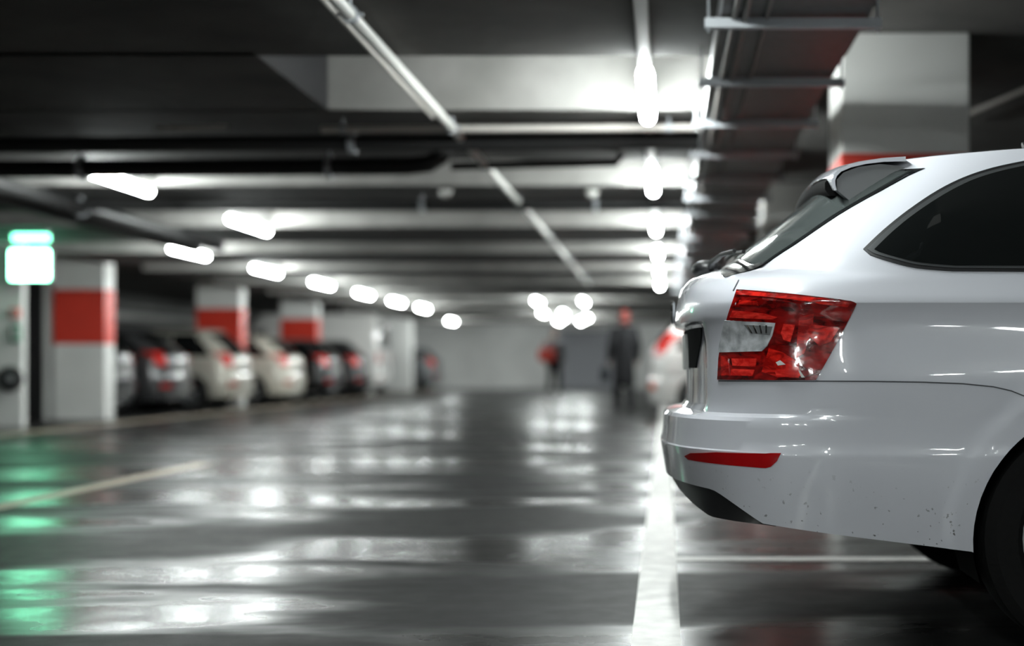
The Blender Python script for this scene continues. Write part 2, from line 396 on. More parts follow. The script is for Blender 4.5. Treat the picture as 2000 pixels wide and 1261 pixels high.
# ------------------------------------------------------------------ cable tray on trapeze hangers
TZ = 2.135
tray = thing('cable_tray', 'broad steel cable tray hanging along the lane above the white car', 'cable tray', (.49, 0, TZ))
for s in (-1, 1):
    bm = bmesh.new(); box(bm, s*.28-.004, s*.28+.004, -4, 26, -.01, .07); box(bm, min(s*.28, s*.255), max(s*.28, s*.255), -4, 26, .066, .07)
    obj('side_rail', bm, 'galvanised' if s < 0 else 'tray_steel', tray)  # lamp-side rail gets brighter metal, painting in the lamplight on it
obj('tray_floor', B(-.277, .277, -4, 26, -.008, -.003), 'tray_steel', tray)
for i, (x, r) in enumerate(((-.235, .016), (-.20, .012), (-.165, .018), (-.12, .011), (-.07, .02), (-.01, .014), (.05, .022), (.11, .013), (.16, .018), (.21, .015))):
    obj('cable', T([(x+.012*math.sin(y*.9+i), y, r+.001) for y in [-4+1.5*j for j in range(21)]], r, 7), ('cable_black', 'cable_grey')[i % 2], tray)
for i, (x, r) in enumerate(((-.225, .010), (-.18, .013), (-.10, .009))):   # strapped below the tray floor
    obj('cable', T([(x+.006*math.sin(y*.7+i), y, -r-.010) for y in [-4+1.5*j for j in range(21)]], r, 7), 'cable_grey', tray)
for k in range(26):
    y = 5.47+1.135*(k-8)
    bm = bmesh.new(); box(bm, -.34, .34, y-.02, y+.02, -.055, -.018); hb = obj('hanger_bar', bm, 'bracket_steel', tray)
    for s in (-1, 1):
        obj('hanger_rod', T([(s*.325, y, -.07), (s*.325, y, (SLAB if s > 0 else BEAMB)-TZ)], .006, 6), 'bracket_steel', hb)
    
# ------------------------------------------------------------------ loft car body
def smooth01(t): t = max(0, min(1, t)); return t*t*(3-2*t)
class CarShape:
    """Half plan curves stacked by height. Row: z, x0 (rear at centreline), a (rear corner length), n (squareness), b (half width), xf (front at centreline), zc (crown), w (roof weight)"""
    def __init__(s, rows, roof_rise, roof_crown, zb=None, zref=.55, zmin=.28, nr=26, ns=120, nf=18, af=.75, n_front=2.6, roofn=8, recess=None):
        s.recess = recess
        s.rows = rows; s.rise = roof_rise; s.crown = roof_crown; s.zb = zb; s.zref = zref; s.zmin = zmin
        s.nr, s.ns, s.nf, s.af, s.nfx, s.roofn = nr, ns, nf, af, n_front, roofn
    def point(s, row, j):
        z, x0, a, n, b, xf, zc, w = row
        if j <= s.nr:
            th = (j/s.nr)*PI/2
            x = x0+a*(1-max(0, math.cos(th))**(2/n)); y = b*max(0, math.sin(th))**(2/n)
        elif j <= s.nr+s.ns:
            t = (j-s.nr)/s.ns; af = min(s.af, (xf-x0-a)*.6)
            x = (x0+a)+(xf-af-x0-a)*t; y = b
        else:
            th = (j-s.nr-s.ns)/s.nf*PI/2; af = min(s.af, (xf-x0-a)*.6)
            x = xf-af+af*math.sin(th)**(2/s.nfx) if th > 0 else xf-af
            y = b*max(0, math.cos(th))**(2/s.nfx)
        if s.recess and x < 1: x += interp(s.recess, z)*(1-smooth01((y/b-.58)/.14))
        zz = z+zc*(1-(y/b)**2)
        if s.zb and z < s.zref:
            b0 = interp(s.zb, x); zz = b0+(z-s.zmin)/(s.zref-s.zmin)*(s.zref-b0)
        zz += w*interp(s.rise, x)
        return Vector((x, y, zz))
    def build(s):
        nu = s.nr+s.ns+s.nf+1
        G = [[s.point(r, j) for j in range(nu)] for r in s.rows]
        top = G[-1]
        for i in range(1, s.roofn+1):
            t = i/s.roofn
            G.append([Vector((p.x, p.y*(1-t), p.z+s.crown*(1-(1-t)**2)*(p.y/max(1e-3, s.rows[-1][4]))**2)) for p in top])
        verts, faces = [], []
        for side in (-1, 1):
            off = len(verts)
            for row in G:
                for p in row: verts.append((p.x, side*p.y, p.z))
            for i in range(len(G)-1):
                for j in range(nu-1):
                    q = (off+i*nu+j, off+i*nu+j+1, off+(i+1)*nu+j+1, off+(i+1)*nu+j)
                    faces.append(q if side < 0 else q[::-1])
        s.verts, s.faces, s.G, s.nu = verts, faces, G, nu
        s.bvh = BVHTree.FromPolygons([Vector(v) for v in verts], faces)
        return s
    def mesh(s, arches=(), arch_r=.35, flare=0):
        bm = bmesh.new()
        vs = [bm.verts.new(v) for v in s.verts]
        for f in s.faces:
            try: bm.faces.new([vs[i] for i in f])
            except ValueError: pass
        bmesh.ops.remove_doubles(bm, verts=bm.verts, dist=.0004)
        rims = []
        for (cx, cz) in arches:
            bm.verts.ensure_lookup_table()
            inside = {v for v in bm.verts if abs(v.co.y) > .45 and math.hypot(v.co.x-cx, v.co.z-cz) < arch_r}
            for v in list(inside):
                if any(u not in inside for f in v.link_faces for u in f.verts):
                    d = Vector((v.co.x-cx, 0, v.co.z-cz)); L = d.length
                    if L > 1e-4: v.co.x = cx+d.x/L*arch_r; v.co.z = cz+d.z/L*arch_r
            dead = [f for f in bm.faces if all(v in inside for v in f.verts)]
            bmesh.ops.delete(bm, geom=dead, context='FACES')
            rim = [e for e in bm.edges if e.is_boundary and all(abs(math.hypot(v.co.x-cx, v.co.z-cz)-arch_r) < .003 and abs(v.co.y) > .45 for v in e.verts)]
            r = bmesh.ops.extrude_edge_only(bm, edges=rim)
            for v in [g for g in r['geom'] if isinstance(g, bmesh.types.BMVert)]:
                v.co.y -= .05*(1 if v.co.y > 0 else -1)
                v.co.x = cx+(v.co.x-cx)*.985; v.co.z = cz+(v.co.z-cz)*.985
        if flare:
            for v in bm.verts:
                if abs(v.co.y) < .6: continue
                d = min(math.hypot(v.co.x-cx, v.co.z-cz) for cx, cz in arches)
                v.co.y += (1 if v.co.y > 0 else -1)*flare*smooth01((arch_r+.085-d)/.03)
        bmesh.ops.recalc_face_normals(bm, faces=bm.faces)
        return bm
    def hit_side(s, x, z, y0=-3):
        h = s.bvh.ray_cast(Vector((x, y0, z)), Vector((0, 1, 0)))
        if h[0] is None or h[0].y > 0:
            h = s.bvh.find_nearest(Vector((x, -.9, z)))
        n = h[1]
        if n.y > 0: n = -n
        return h[0], n
    def hit_rear(s, y, z):
        h = s.bvh.ray_cast(Vector((-3, y, z)), Vector((1, 0, 0)))
        if h[0] is None: h = s.bvh.find_nearest(Vector((0, y, z)))
        n = h[1]
        if n.x > 0: n = -n
        return h[0], n
    def hit_front(s, y, z):
        h = s.bvh.ray_cast(Vector((9, y, z)), Vector((-1, 0, 0)))
        if h[0] is None: h = s.bvh.find_nearest(Vector((4, y, z)))
        n = h[1]
        if n.x < 0: n = -n
        return h[0], n

def columns_of(poly, step, nrow):
    """cut an x-monotone polygon into columns: [(x, [z...])]"""
    xs = sorted({round(p[0], 5) for p in poly}); x_all = []
    for a, b in zip(xs, xs[1:]):
        n = max(1, int(math.ceil((b-a)/step)))
        x_all += [a+(b-a)*i/n for i in range(n)]
    x_all.append(xs[-1]); out = []
    lo, hi = xs[0]+1e-5, xs[-1]-1e-5
    for x in x_all:
        xx = min(max(x, lo), hi); zs = []
        for (p, q) in zip(poly, poly[1:]+poly[:1]):
            if p[0] == q[0]: continue
            if min(p[0], q[0]) <= xx <= max(p[0], q[0]):
                zs.append(p[1]+(q[1]-p[1])*(xx-p[0])/(q[0]-p[0]))
        z0, z1 = min(zs), max(zs)
        out.append((xx, [z0+(z1-z0)*i/nrow for i in range(nrow+1)]))
    return out
def patch(hit, poly, off=.003, step=.03, nrow=6, depth=.006, mirror=False):
    """a thin shell lying on the body: top face offset outwards, rim folded back to the skin"""
    bm = bmesh.new(); grid = []; nor = {}
    for (x, zs) in columns_of(poly, step, nrow):
        c = []
        for z in zs:
            p, n = hit(x, z); v = bm.verts.new(p+n*off); nor[v] = n; c.append(v)
        grid.append(c)
    for a, b in zip(grid, grid[1:]):
        for i in range(len(a)-1):
            try: bm.faces.new((a[i], b[i], b[i+1], a[i+1]))
            except ValueError: pass
    be = [e for e in bm.edges if e.is_boundary]
    r = bmesh.ops.extrude_edge_only(bm, edges=be)
    nv = [g for g in r['geom'] if isinstance(g, bmesh.types.BMVert)]
    for v in nv:
        src = min((u for e in v.link_edges for u in e.verts if u in nor), key=lambda u: (u.co-v.co).length)
        v.co -= nor[src]*depth
    bmesh.ops.remove_doubles(bm, verts=bm.verts, dist=.0002)
    if mirror:
        for v in bm.verts: v.co.y = -v.co.y
    bmesh.ops.recalc_face_normals(bm, faces=bm.faces)
    return bm
def curve_poly(pts, sub=4, closed=True):
    """Catmull-Rom through points"""
    n = len(pts); out = []
    for i in range(n if closed else n-1):
        p0, p1, p2, p3 = (pts[(i-1) % n], pts[i], pts[(i+1) % n], pts[(i+2) % n]) if closed else (pts[max(i-1, 0)], pts[i], pts[i+1], pts[min(i+2, n-1)])
        for k in range(sub):
            t = k/sub
            out.append(tuple(.5*(2*b+(c-a)*t+(2*a-5*b+4*c-d)*t*t+(3*b-a-3*c+d)*t**3) for a, b, c, d in zip(p0, p1, p2, p3)))
    if not closed: out.append(tuple(pts[-1]))
    return out
def strip_poly(pts, w):
    up = [(x, z+w/2) for x, z in pts]; dn = [(x, z-w/2) for x, z in pts[::-1]]
    return up+dn

def add_wheel(t, x, y, r, w, side, spokes=5):
    """tyre (part) with rim, hub and bolts"""
    h = w/2; c = (x, y, r)
    prof = [(-h*.75, r*.66), (-h, r*.72), (-h, r*.9), (-h*.8, r*.985), (-h*.5, r), (h*.5, r), (h*.8, r*.985), (h, r*.9), (h, r*.72), (h*.75, r*.66)]
    ty = obj('tyre', lathe(bmesh.new(), prof, 44, 'Y', c, closed=True), 'rubber', t, smooth=35)
    bm = bmesh.new(); s = side
    lathe(bm, [(s*h*.76, r*.67), (s*h*.76, r*.62), (s*h*.35, r*.60), (s*h*.3, r*.55), (-s*h*.7, r*.55), (-s*h*.7, r*.66)], 40, 'Y', c, closed=True)
    for k in range(spokes):
        a = 2*PI*k/spokes+.3
        d = Vector((math.cos(a), 0, math.sin(a))); e = Vector((-math.sin(a), 0, math.cos(a)))
        C = Vector(c); ring = []
        for (rad, ww, dep) in ((r*.10, .035, .62), (r*.63, .055, .72)):
            for (sw, sy) in ((-1, 0), (1, 0), (1, -.18), (-1, -.18)):
                ring.append(bm.verts.new(C+d*rad+e*ww*sw*.6+Vector((0, s*h*(dep+sy), 0))))
        for f in ((0, 1, 5, 4), (1, 2, 6, 5), (2, 3, 7, 6), (3, 0, 4, 7)): bm.faces.new([ring[i] for i in f])
    bmesh.ops.recalc_face_normals(bm, faces=bm.faces)
    obj('rim', bm, 'rim_alloy', ty, smooth=35)
    obj('hub_cap', lathe(bmesh.new(), [(s*h*.3, r*.16), (s*h*.7, r*.16), (s*h*.75, r*.12), (s*h*.76, 0)], 20, 'Y', c), 'rim_alloy', ty, smooth=35)
    return ty

# ------------------------------------------------------------------ the white estate car
CAR = Vector((0, 4.655, 0))
zb = [(-.02, .448), (.05, .445), (.13, .438), (.155, .425), (.26, .357), (.81, .289), (1.5, .25), (3.5, .24), (4.3, .24), (4.7, .27)]
R = []
def rw(z, x0, b, xf, a=.55, n=2.8, zc=0.0, w=0.0): R.append((z, x0, a, n, b, xf, zc, w))
for t in range(6): rw(.28+.036*t, .0-.0022*t, .884+.0034*t, 4.60+.008*t)
rw(.49, -.013, .902, 4.64); rw(.53, -.015, .9045, 4.64); rw(.547, -.0155, .9048, 4.64); rw(.553, -.0125, .9036, 4.64)
rw(.58, -.009, .9028, 4.65); rw(.61, -.007, .9025, 4.65); rw(.632, -.005, .9025, 4.65); rw(.642, .004, .9025, 4.64)
rw(.647, .018, .9025, 4.64); rw(.652, .029, .903, 4.63); rw(.67, .033, .9035, 4.62); rw(.70, .035, .9045, 4.61); rw(.738, .035, .905, 4.60)
rw(.77, .035, .9035, 4.58); rw(.81, .034, .899, 4.52); rw(.85, .033, .8945, 4.44); rw(.885, .032, .8915, 4.35, n=2.9); rw(.902, .032, .8915, 4.29, n=2.95)
rw(.909, .032, .892, 4.26, n=3); rw(.92, .030, .8935, 4.22, n=3, zc=.004); rw(.938, .032, .898, 4.15, n=3, zc=.01); rw(.948, .034, .9025, 4.10, n=3, zc=.015)
rw(.954, .036, .9015, 4.05, n=3, zc=.02); rw(.97, .042, .894, 3.92, n=3, zc=.03); rw(.985, .052, .887, 3.78, n=3, zc=.04); rw(1.0, .072, .880, 3.62, n=3, zc=.05)
rw(1.012, .105, .875, 3.48, n=3, zc=.055); rw(1.022, .15, .870, 3.40, n=3, zc=.058); rw(1.032, .185, .866, 3.34, n=3, zc=.06)
for i in range(1, 13):
    t = i/12; bb = .866-.150*t-.055*t**3
    rw(1.032+(1.352-1.032)*t, .185+(.535-.185)*(t**.96), bb, 3.34-.86*t, a=.52, n=3+.3*t, zc=.06-.035*t, w=t*t)
SH = CarShape(R, [(.4, -.012), (.55, .0), (.75, .020), (1.0, .040), (1.5, .062), (2.2, .06), (2.8, .03), (3.4, 0)], .055, zb=zb, nr=34, ns=190, nf=20, recess=[(.642, 0), (.652, .024), (.67, .034), (.885, .034), (.902, .028), (.909, 0)]).build()
car = thing('estate_car', 'white estate car parked at the right, seen from its rear corner', 'car', CAR)
ARCH = [(1.166, .320), (3.85, .320)]
obj('body', SH.mesh(ARCH, .352, .006), 'paint_white', car, smooth=24)

def ray_px(px, py):
    """point of the body skin seen at a picture position, as (x, z) on the near side"""
    d = Vector(((px-VPX)/F_PX, 1, (VPY-py)/F_PX)).normalized(); o = Vector((0, 0, CAM_H))-CAR
    h = SH.bvh.ray_cast(o, d)
    if h[0] is None:
        y = 3.9; return ((px-VPX)/F_PX*y, CAM_H+(VPY-py)/F_PX*y)
    return (h[0].x, h[0].z)
def pp(pts): return [ray_px(*p) for p in pts]
def side_part(name, poly, mt, off=.003, both=True, parent=car, step=.03, nrow=6, depth=.006, smooth=30, label=None):
    os_ = []
    for m in ((False, True) if both else (False,)):
        o = obj(name, patch(SH.hit_side, poly, off, step, nrow, depth, m), mt, parent, smooth=smooth)
        if label: o['label'] = label
        os_.append(o)
    return os_
# side glazing: black frame, seal and panes
frame = curve_poly([(1686, 487), (1725, 450), (1775, 410), (1832, 372), (1885, 346), (1940, 328), (2000, 315)], 4, False)+[(2120, 300), (2300, 289), (2600, 284), (2900, 292), (3080, 325), (3300, 410), (3560, 522), (3400, 530), (2600, 531), (2000, 531)]+curve_poly([(1860, 530), (1790, 524), (1740, 512), (1700, 499)], 3, False)
side_part('window_frame', pp(frame), 'trim_black', .003, step=.025)
seal = curve_poly([(1694, 488), (1732, 452), (1781, 413), (1837, 376), (1889, 350), (1943, 333), (2000, 320)], 4, False)+[(2130, 308), (2126, 525), (2000, 525)]+curve_poly([(1862, 524), (1793, 518), (1745, 507), (1706, 496)], 3, False)
side_part('window_seal', pp(seal), 'window_seal', .0045, step=.025)
pane = curve_poly([(1708, 489), (1744, 454), (1790, 417), (1845, 381), (1896, 355), (1947, 338), (2000, 326)], 4, False)+[(2118, 318), (2114, 519), (2000, 520)]+curve_poly([(1866, 520), (1798, 514), (1753, 504), (1718, 494)], 3, False)
side_part('side_window', pp(pane), 'glass_dark', .006, step=.025)
side_part('side_window', pp([(2140, 308), (2300, 297), (2600, 292), (2640, 293), (2625, 522), (2136, 520)]), 'glass_dark', .006, step=.05)
side_part('side_window', pp([(2680, 294), (2900, 302), (3070, 333), (3280, 415), (3490, 516), (2665, 522)]), 'glass_dark', .006, step=.05)
# rear lamps
lens = pp([(1440, 566), (1500, 570.5), (1560, 576), (1620, 583), (1662, 588), (1673, 592), (1668, 604), (1640, 660), (1594, 742), (1500, 742), (1403, 741), (1405, 700), (1411, 660), (1424, 612)])
rl = side_part('rear_lamp', lens, 'lens_red_dark', .004, step=.02, nrow=10)
def lamp_bit(name, px, mt, off, lab=None):
    for i, o in enumerate(rl):
        ob = obj(name, patch(SH.hit_side, pp(px), off, .02, 4, .004, i == 1), mt, o, smooth=30)
        if lab: ob['label'] = lab
lamp_bit('reversing_lens', [(1406, 688), (1411, 660), (1418, 624), (1516, 630), (1510, 655), (1500, 676), (1490, 686)], 'lens_clear', .007, 'clear silver reversing lamp')
lamp_bit('reflector_fin', [(1456, 633), (1511, 637), (1506, 654), (1470, 650)], 'fin_grey', .0085)
for i in range(4): lamp_bit('reflector_rib', [(1462+12*i, 634), (1465+12*i, 634), (1474+9*i, 650), (1471+9*i, 650)], 'chrome', .0095)
lamp_bit('lamp_segment', [(1434, 606), (1490, 611), (1520, 619), (1512, 622), (1460, 621), (1428, 619)], 'lens_red_bright', .007)
lamp_bit('lamp_segment', [(1447, 587), (1480, 589), (1484, 596), (1445, 594)], 'lens_red', .007)
lamp_bit('lamp_segment', [(1440, 570), (1560, 580), (1660, 591), (1655, 598), (1560, 588), (1440, 577)], 'lens_red', .007)
lamp_bit('lamp_segment', [(1532, 632), (1554, 634), (1545, 668), (1532, 664), (1527, 650)], 'lens_red_bright', .007)
lamp_bit('lamp_segment', [(1562, 618), (1590, 612), (1588, 640), (1572, 690), (1556, 700), (1558, 660)], 'lens_red', .007)
lamp_bit('lamp_segment', [(1578, 632), (1640, 640), (1622, 668), (1600, 676), (1580, 655)], 'lens_red', .008)
lamp_bit('lamp_segment', [(1412, 694), (1425, 700), (1428, 733), (1412, 733)], 'lens_red', .007)
lamp_bit('lamp_segment', [(1432, 700), (1480, 700), (1478, 716), (1434, 714)], 'lens_red_bright', .007)
lamp_bit('lamp_segment', [(1432, 720), (1476, 722), (1472, 734), (1430, 733)], 'lens_red_bright', .007)
lamp_bit('lamp_segment', [(1504, 680), (1530, 688), (1562, 708), (1562, 738), (1520, 736), (1490, 726), (1498, 700)], 'lens_red', .007)
lamp_bit('lamp_segment', [(1516, 724), (1560, 716), (1570, 734), (1520, 737)], 'lens_red_bright', .009)
lamp_bit('lamp_facet', [(1518, 708), (1526, 704), (1536, 712), (1522, 714)], 'plate', .010)
lamp_bit('lamp_facet', [(1561, 723), (1564, 723), (1573, 737), (1567, 737)], 'plate', .010)
# bumper reflector
side_part('bumper_reflector', pp([(1338, 890), (1350, 884), (1400, 882.5), (1526, 885), (1518, 900), (1506, 911), (1496, 913.5), (1400, 905), (1345, 897)]), 'reflector_red', .003, step=.02, nrow=4, label='red bumper reflector')
# panel gaps
gap1 = pp([(1594, 744), (1700, 744.5), (1800, 746), (1880, 749), (1940, 755), (1975, 763), (2000, 773)])
side_part('panel_gap', strip_poly(gap1, .0035), 'gap', .0012, step=.02, nrow=1, depth=.004)
side_part('panel_gap', pp([(1442, 547), (1444, 547), (1433.5, 568), (1431.5, 568)]), 'gap', .0018, step=.004, nrow=8, depth=.004)
side_part('panel_gap', strip_poly(pp([(1404, 743.5), (1500, 744), (1594, 744.5)]), .003), 'gap', .0012, nrow=1, depth=.004)
side_part('panel_gap', [(1.78, .30), (1.785, .30), (1.765, 1.02), (1.76, 1.02)], 'gap', .0012, nrow=8, depth=.004)
side_part('panel_gap', [(2.92, .30), (2.925, .30), (2.925, 1.02), (2.92, 1.02)], 'gap', .0012, nrow=8, depth=.004)
side_part('sill_trim', [(1.56, .262), (3.46, .25), (3.46, .31), (1.56, .32)], 'trim_black', .003, step=.1, nrow=2)
side_part('door_handle', curve_poly([(1.90, .885), (2.0, .895), (2.12, .893), (2.13, .878), (2.0, .872), (1.91, .873)], 3), 'paint_white', .025, step=.02, nrow=3, depth=.024)
side_part('door_handle', curve_poly([(3.0, .880), (3.1, .890), (3.22, .888), (3.23, .873), (3.1, .867), (3.01, .868)], 3), 'paint_white', .025, step=.02, nrow=3, depth=.024)
# rear window, wraps between the pillars
def ray_yz(px, py):
    d = Vector(((px-VPX)/F_PX, 1, (VPY-py)/F_PX)).normalized(); h = SH.bvh.ray_cast(Vector((0, 0, CAM_H))-CAR, d)
    return h[0]
edge = [ray_yz(*p) for p in ((1459, 538), (1500, 508), (1556, 476), (1633, 423), (1725, 371), (1780, 340))]
ez = [(1.03, .640), (1.09, .645)]+sorted((p.z, -p.y) for p in edge if p is not None and p.z > 1.11)
def ye(z): return interp(ez, z)
def surf_grid(inset, z0, z1, off, nz=14, ny=28):
    """rear glazing as a grid over the body skin, its side edges following the pillars"""
    bm = bmesh.new(); G = []
    for i in range(nz+1):
        t = i/nz; row = []
        for j in range(ny+1):
            zs = z0+(z1-z0)*t; y = (-1+2*j/ny); yy = y*(ye(zs)-inset); z = zs+(.062*(1-t)+.02*t)*(1-y*y)
            p, n = SH.hit_rear(yy, z); row.append(bm.verts.new(p+n*off))
        G.append(row)
    for r0, r1 in zip(G, G[1:]):
        for j in range(ny): bm.faces.new((r0[j], r0[j+1], r1[j+1], r1[j]))
    bmesh.ops.recalc_face_normals(bm, faces=bm.faces)
    ext = bmesh.ops.extrude_edge_only(bm, edges=[e for e in bm.edges if e.is_boundary])
    for v in ext['geom']:
        if isinstance(v, bmesh.types.BMVert): v.co.x += off+.003
    bmesh.ops.recalc_face_normals(bm, faces=bm.faces)
    return bm
obj('rear_window_surround', surf_grid(0, 1.030, 1.335, .003), 'gloss_black', car, smooth=40)
obj('rear_window', surf_grid(.010, 1.060, 1.328, .0055), 'glass_rear', car, smooth=40)
# plate trough and number plate
obj('number_plate_trough', patch(SH.hit_rear, [(-.42, .775), (.42, .775), (.53, .893), (-.53, .893)], .004, .05, 4, .006), 'liner', car, smooth=30)
obj('number_plate', patch(SH.hit_rear, [(-.26, .77), (.26, .77), (.26, .88), (-.26, .88)], .012, .05, 3, .01), 'plate', car, smooth=30)
obj('tailgate_badge', lathe(bmesh.new(), [(-.006, .035), (0, .04), (.006, .035)], 24, 'X', (.024, 0, .955)), 'chrome', car, smooth=30)
# spoiler: white lip swept over the rear window with dark ends
def spoiler():
    top = [(.68, 1.374), (.62, 1.370), (.565, 1.362), (.52, 1.351), (.49, 1.337), (.476, 1.322)]
    tip = [(.470, 1.306), (.472, 1.290), (.478, 1.277), (.484, 1.279), (.481, 1.292), (.480, 1.306), (.485, 1.319)]
    und = [(.497, 1.331), (.525, 1.343), (.568, 1.353), (.62, 1.359), (.68, 1.360)]
    tip_mid = [(.471, 1.317), (.469, 1.315), (.468, 1.313), (.471, 1.311), (.474, 1.313), (.478, 1.316), (.485, 1.323)]
    bm = bmesh.new(); rings = []; n = 40
    for i in range(n+1):
        y = -.632+1.264*i/n; e = abs(y)/.632; k = smooth01((e-.86)/.10)
        prof = top+[(p[0]*k+q[0]*(1-k), p[1]*k+q[1]*(1-k)) for p, q in zip(tip, tip_mid)]+und
        rings.append([bm.verts.new((x-.012*(1-e*e), y, z+.042*(1-e*e))) for (x, z) in prof])
    m = len(rings[0])
    for a, b in zip(rings, rings[1:]):
        for k in range(m): bm.faces.new((a[k], a[(k+1) % m], b[(k+1) % m], b[k]))
    bm.faces.new(rings[0][::-1]); bm.faces.new(rings[-1])
    bmesh.ops.recalc_face_normals(bm, faces=bm.faces)
    return bm
sp = obj('roof_spoiler', spoiler(), 'paint_white', car, smooth=40)
bm = bmesh.new(); rr = []
for i in range(25):
    y = -.545+1.09*i/24; e = abs(y)/.632; dz = .042*(1-e*e)
    rr.append([bm.verts.new((x-.012*(1-e*e), y, z+dz)) for (x, z) in ((.474, 1.312), (.464, 1.300), (.464, 1.280), (.478, 1.262), (.51, 1.262), (.62, 1.31), (.62, 1.352), (.52, 1.336))])
for a, b in zip(rr, rr[1:]):
    for k in range(8): bm.faces.new((a[k], a[(k+1) % 8], b[(k+1) % 8], b[k]))
bm.faces.new(rr[0][::-1]); bm.faces.new(rr[-1]); bmesh.ops.recalc_face_normals(bm, faces=bm.faces)
obj('spoiler_underside', bm, 'liner', sp, smooth=40)
# end fins beside the window: grey blade between roof and glass
for s in (-1, 1):
    pts = [(.486, 1.310), (.505, 1.330), (.548, 1.346), (.61, 1.354), (.665, 1.348), (.715, 1.333), (.66, 1.310), (.58, 1.276), (.52, 1.252), (.486, 1.280)]
    bm = bmesh.new(); a = [bm.verts.new((x, s*.622, z)) for x, z in pts]; b = [bm.verts.new((x, s*.590, z)) for x, z in pts]
    bm.faces.new(a); bm.faces.new(b[::-1])
    for i in range(len(pts)): bm.faces.new((a[i], a[(i+1) % len(pts)], b[(i+1) % len(pts)], b[i]))
    bmesh.ops.recalc_face_normals(bm, faces=bm.faces)
    obj('spoiler_fin', bm, 'fin_grey', sp)
# rear wiper
wp = obj('wiper_arm', tube(bmesh.new(), [(.145, .02, 1.095), (.150, -.12, 1.112), (.170, -.34, 1.118), (.20, -.52, 1.115)], [.013, .010, .008, .006], 8), 'trim_black', car, smooth=40)
obj('wiper_cap', ellipsoid(bmesh.new(), (.135, .02, 1.098), (.050, .075, .030)), 'trim_black', wp, smooth=60)
obj('wiper_blade', tube(bmesh.new(), [(.195, -.05, 1.125), (.205, -.30, 1.125), (.225, -.56, 1.11)], .006, 6), 'trim_black', wp, smooth=40)
# diffuser under the bumper
bm = bmesh.new(); bt = SH.G[0]; rr = []
for side in (-1, 1):
    rr = []
    for p in bt:
        if p.x > .30: break
        zd = interp([(-.02, .412), (.02, .398), (.06, .375), (.10, .356), (.26, .350), (.31, .345)], p.x)
        k = .97; inx = .022*max(0, 1-p.x/.26)
        tp = (p.x+.006, side*(p.y*.992), p.z+.012); md = (p.x+.010+inx*.4, side*p.y*.985, (p.z*.55+zd*.45))
        bo = (p.x+.012+inx, side*p.y*.97, zd); ce = (p.x+.012+inx+.08, side*p.y*.80, zd+.004)
        rr.append([bm.verts.new(q) for q in (tp, md, bo, ce)])
    for a, b in zip(rr, rr[1:]):
        for k in range(3): bm.faces.new((a[k], b[k], b[k+1], a[k+1]))
bmesh.ops.remove_doubles(bm, verts=bm.verts, dist=.0005); bmesh.ops.recalc_face_normals(bm, faces=bm.faces)
obj('rear_diffuser', bm, 'trim_black', car, smooth=30)
# underbody, wheel housings, wheels
obj('underbody', B(.50, 4.3, -.50, .50, .31, .37, bev=.02), 'liner', car)
obj('underbody', B(1.56, 3.45, -.86, .86, .235, .30, bev=.02), 'liner', car)
for (cx, cz) in ARCH:
    for s in (-1, 1):
        bm = bmesh.new(); rings = []
        for y in (.86, .60):
            rings.append([bm.verts.new((cx+.348*math.cos(a), s*y, cz+.348*math.sin(a))) for a in [-.35+(PI+.7)*i/20 for i in range(21)]])
        for i in range(20): bm.faces.new((rings[0][i], rings[0][i+1], rings[1][i+1], rings[1][i]))
        bm.faces.new(rings[1])
        obj('wheel_housing', bm, 'liner', car, smooth=40)
        add_wheel(car, cx, s*.775, .318, .205, s)
# roof rails
for s in (-1, 1):
    obj('roof_rail', tube(bmesh.new(), [(1.02, s*.60, 1.405), (1.10, s*.60, 1.43), (1.4, s*.60, 1.455), (2.1, s*.60, 1.465), (2.5, s*.60, 1.45), (2.6, s*.60, 1.42)], .014, 8), 'trim_black', car, smooth=50)
# front: windscreen, head lamps, grille, mirrors
obj('windscreen', patch(SH.hit_front, [(-.60, 1.09), (.60, 1.09), (.52, 1.345), (-.52, 1.345)], .004, .1, 8, .006), 'glass_dark', car, smooth=30)
for s in (-1, 1):
    obj('head_lamp', patch(SH.hit_front, [(s*.42, .66), (s*.80, .70), (s*.80, .80), (s*.42, .76)], .005, .04, 4, .006), 'lens_clear', car, smooth=30)
    bm = ellipsoid(bmesh.new(), (3.02, s*1.0, 1.03), (.05, .10, .07)); tube(bm, [(3.05, s*.86, .99), (3.03, s*.95, 1.0)], .025, 8)
    obj('door_mirror', bm, 'paint_white', car, smooth=50)
obj('grille', patch(SH.hit_front, [(-.38, .62), (.38, .62), (.40, .76), (-.40, .76)], .005, .06, 4, .006), 'gloss_black', car, smooth=30)

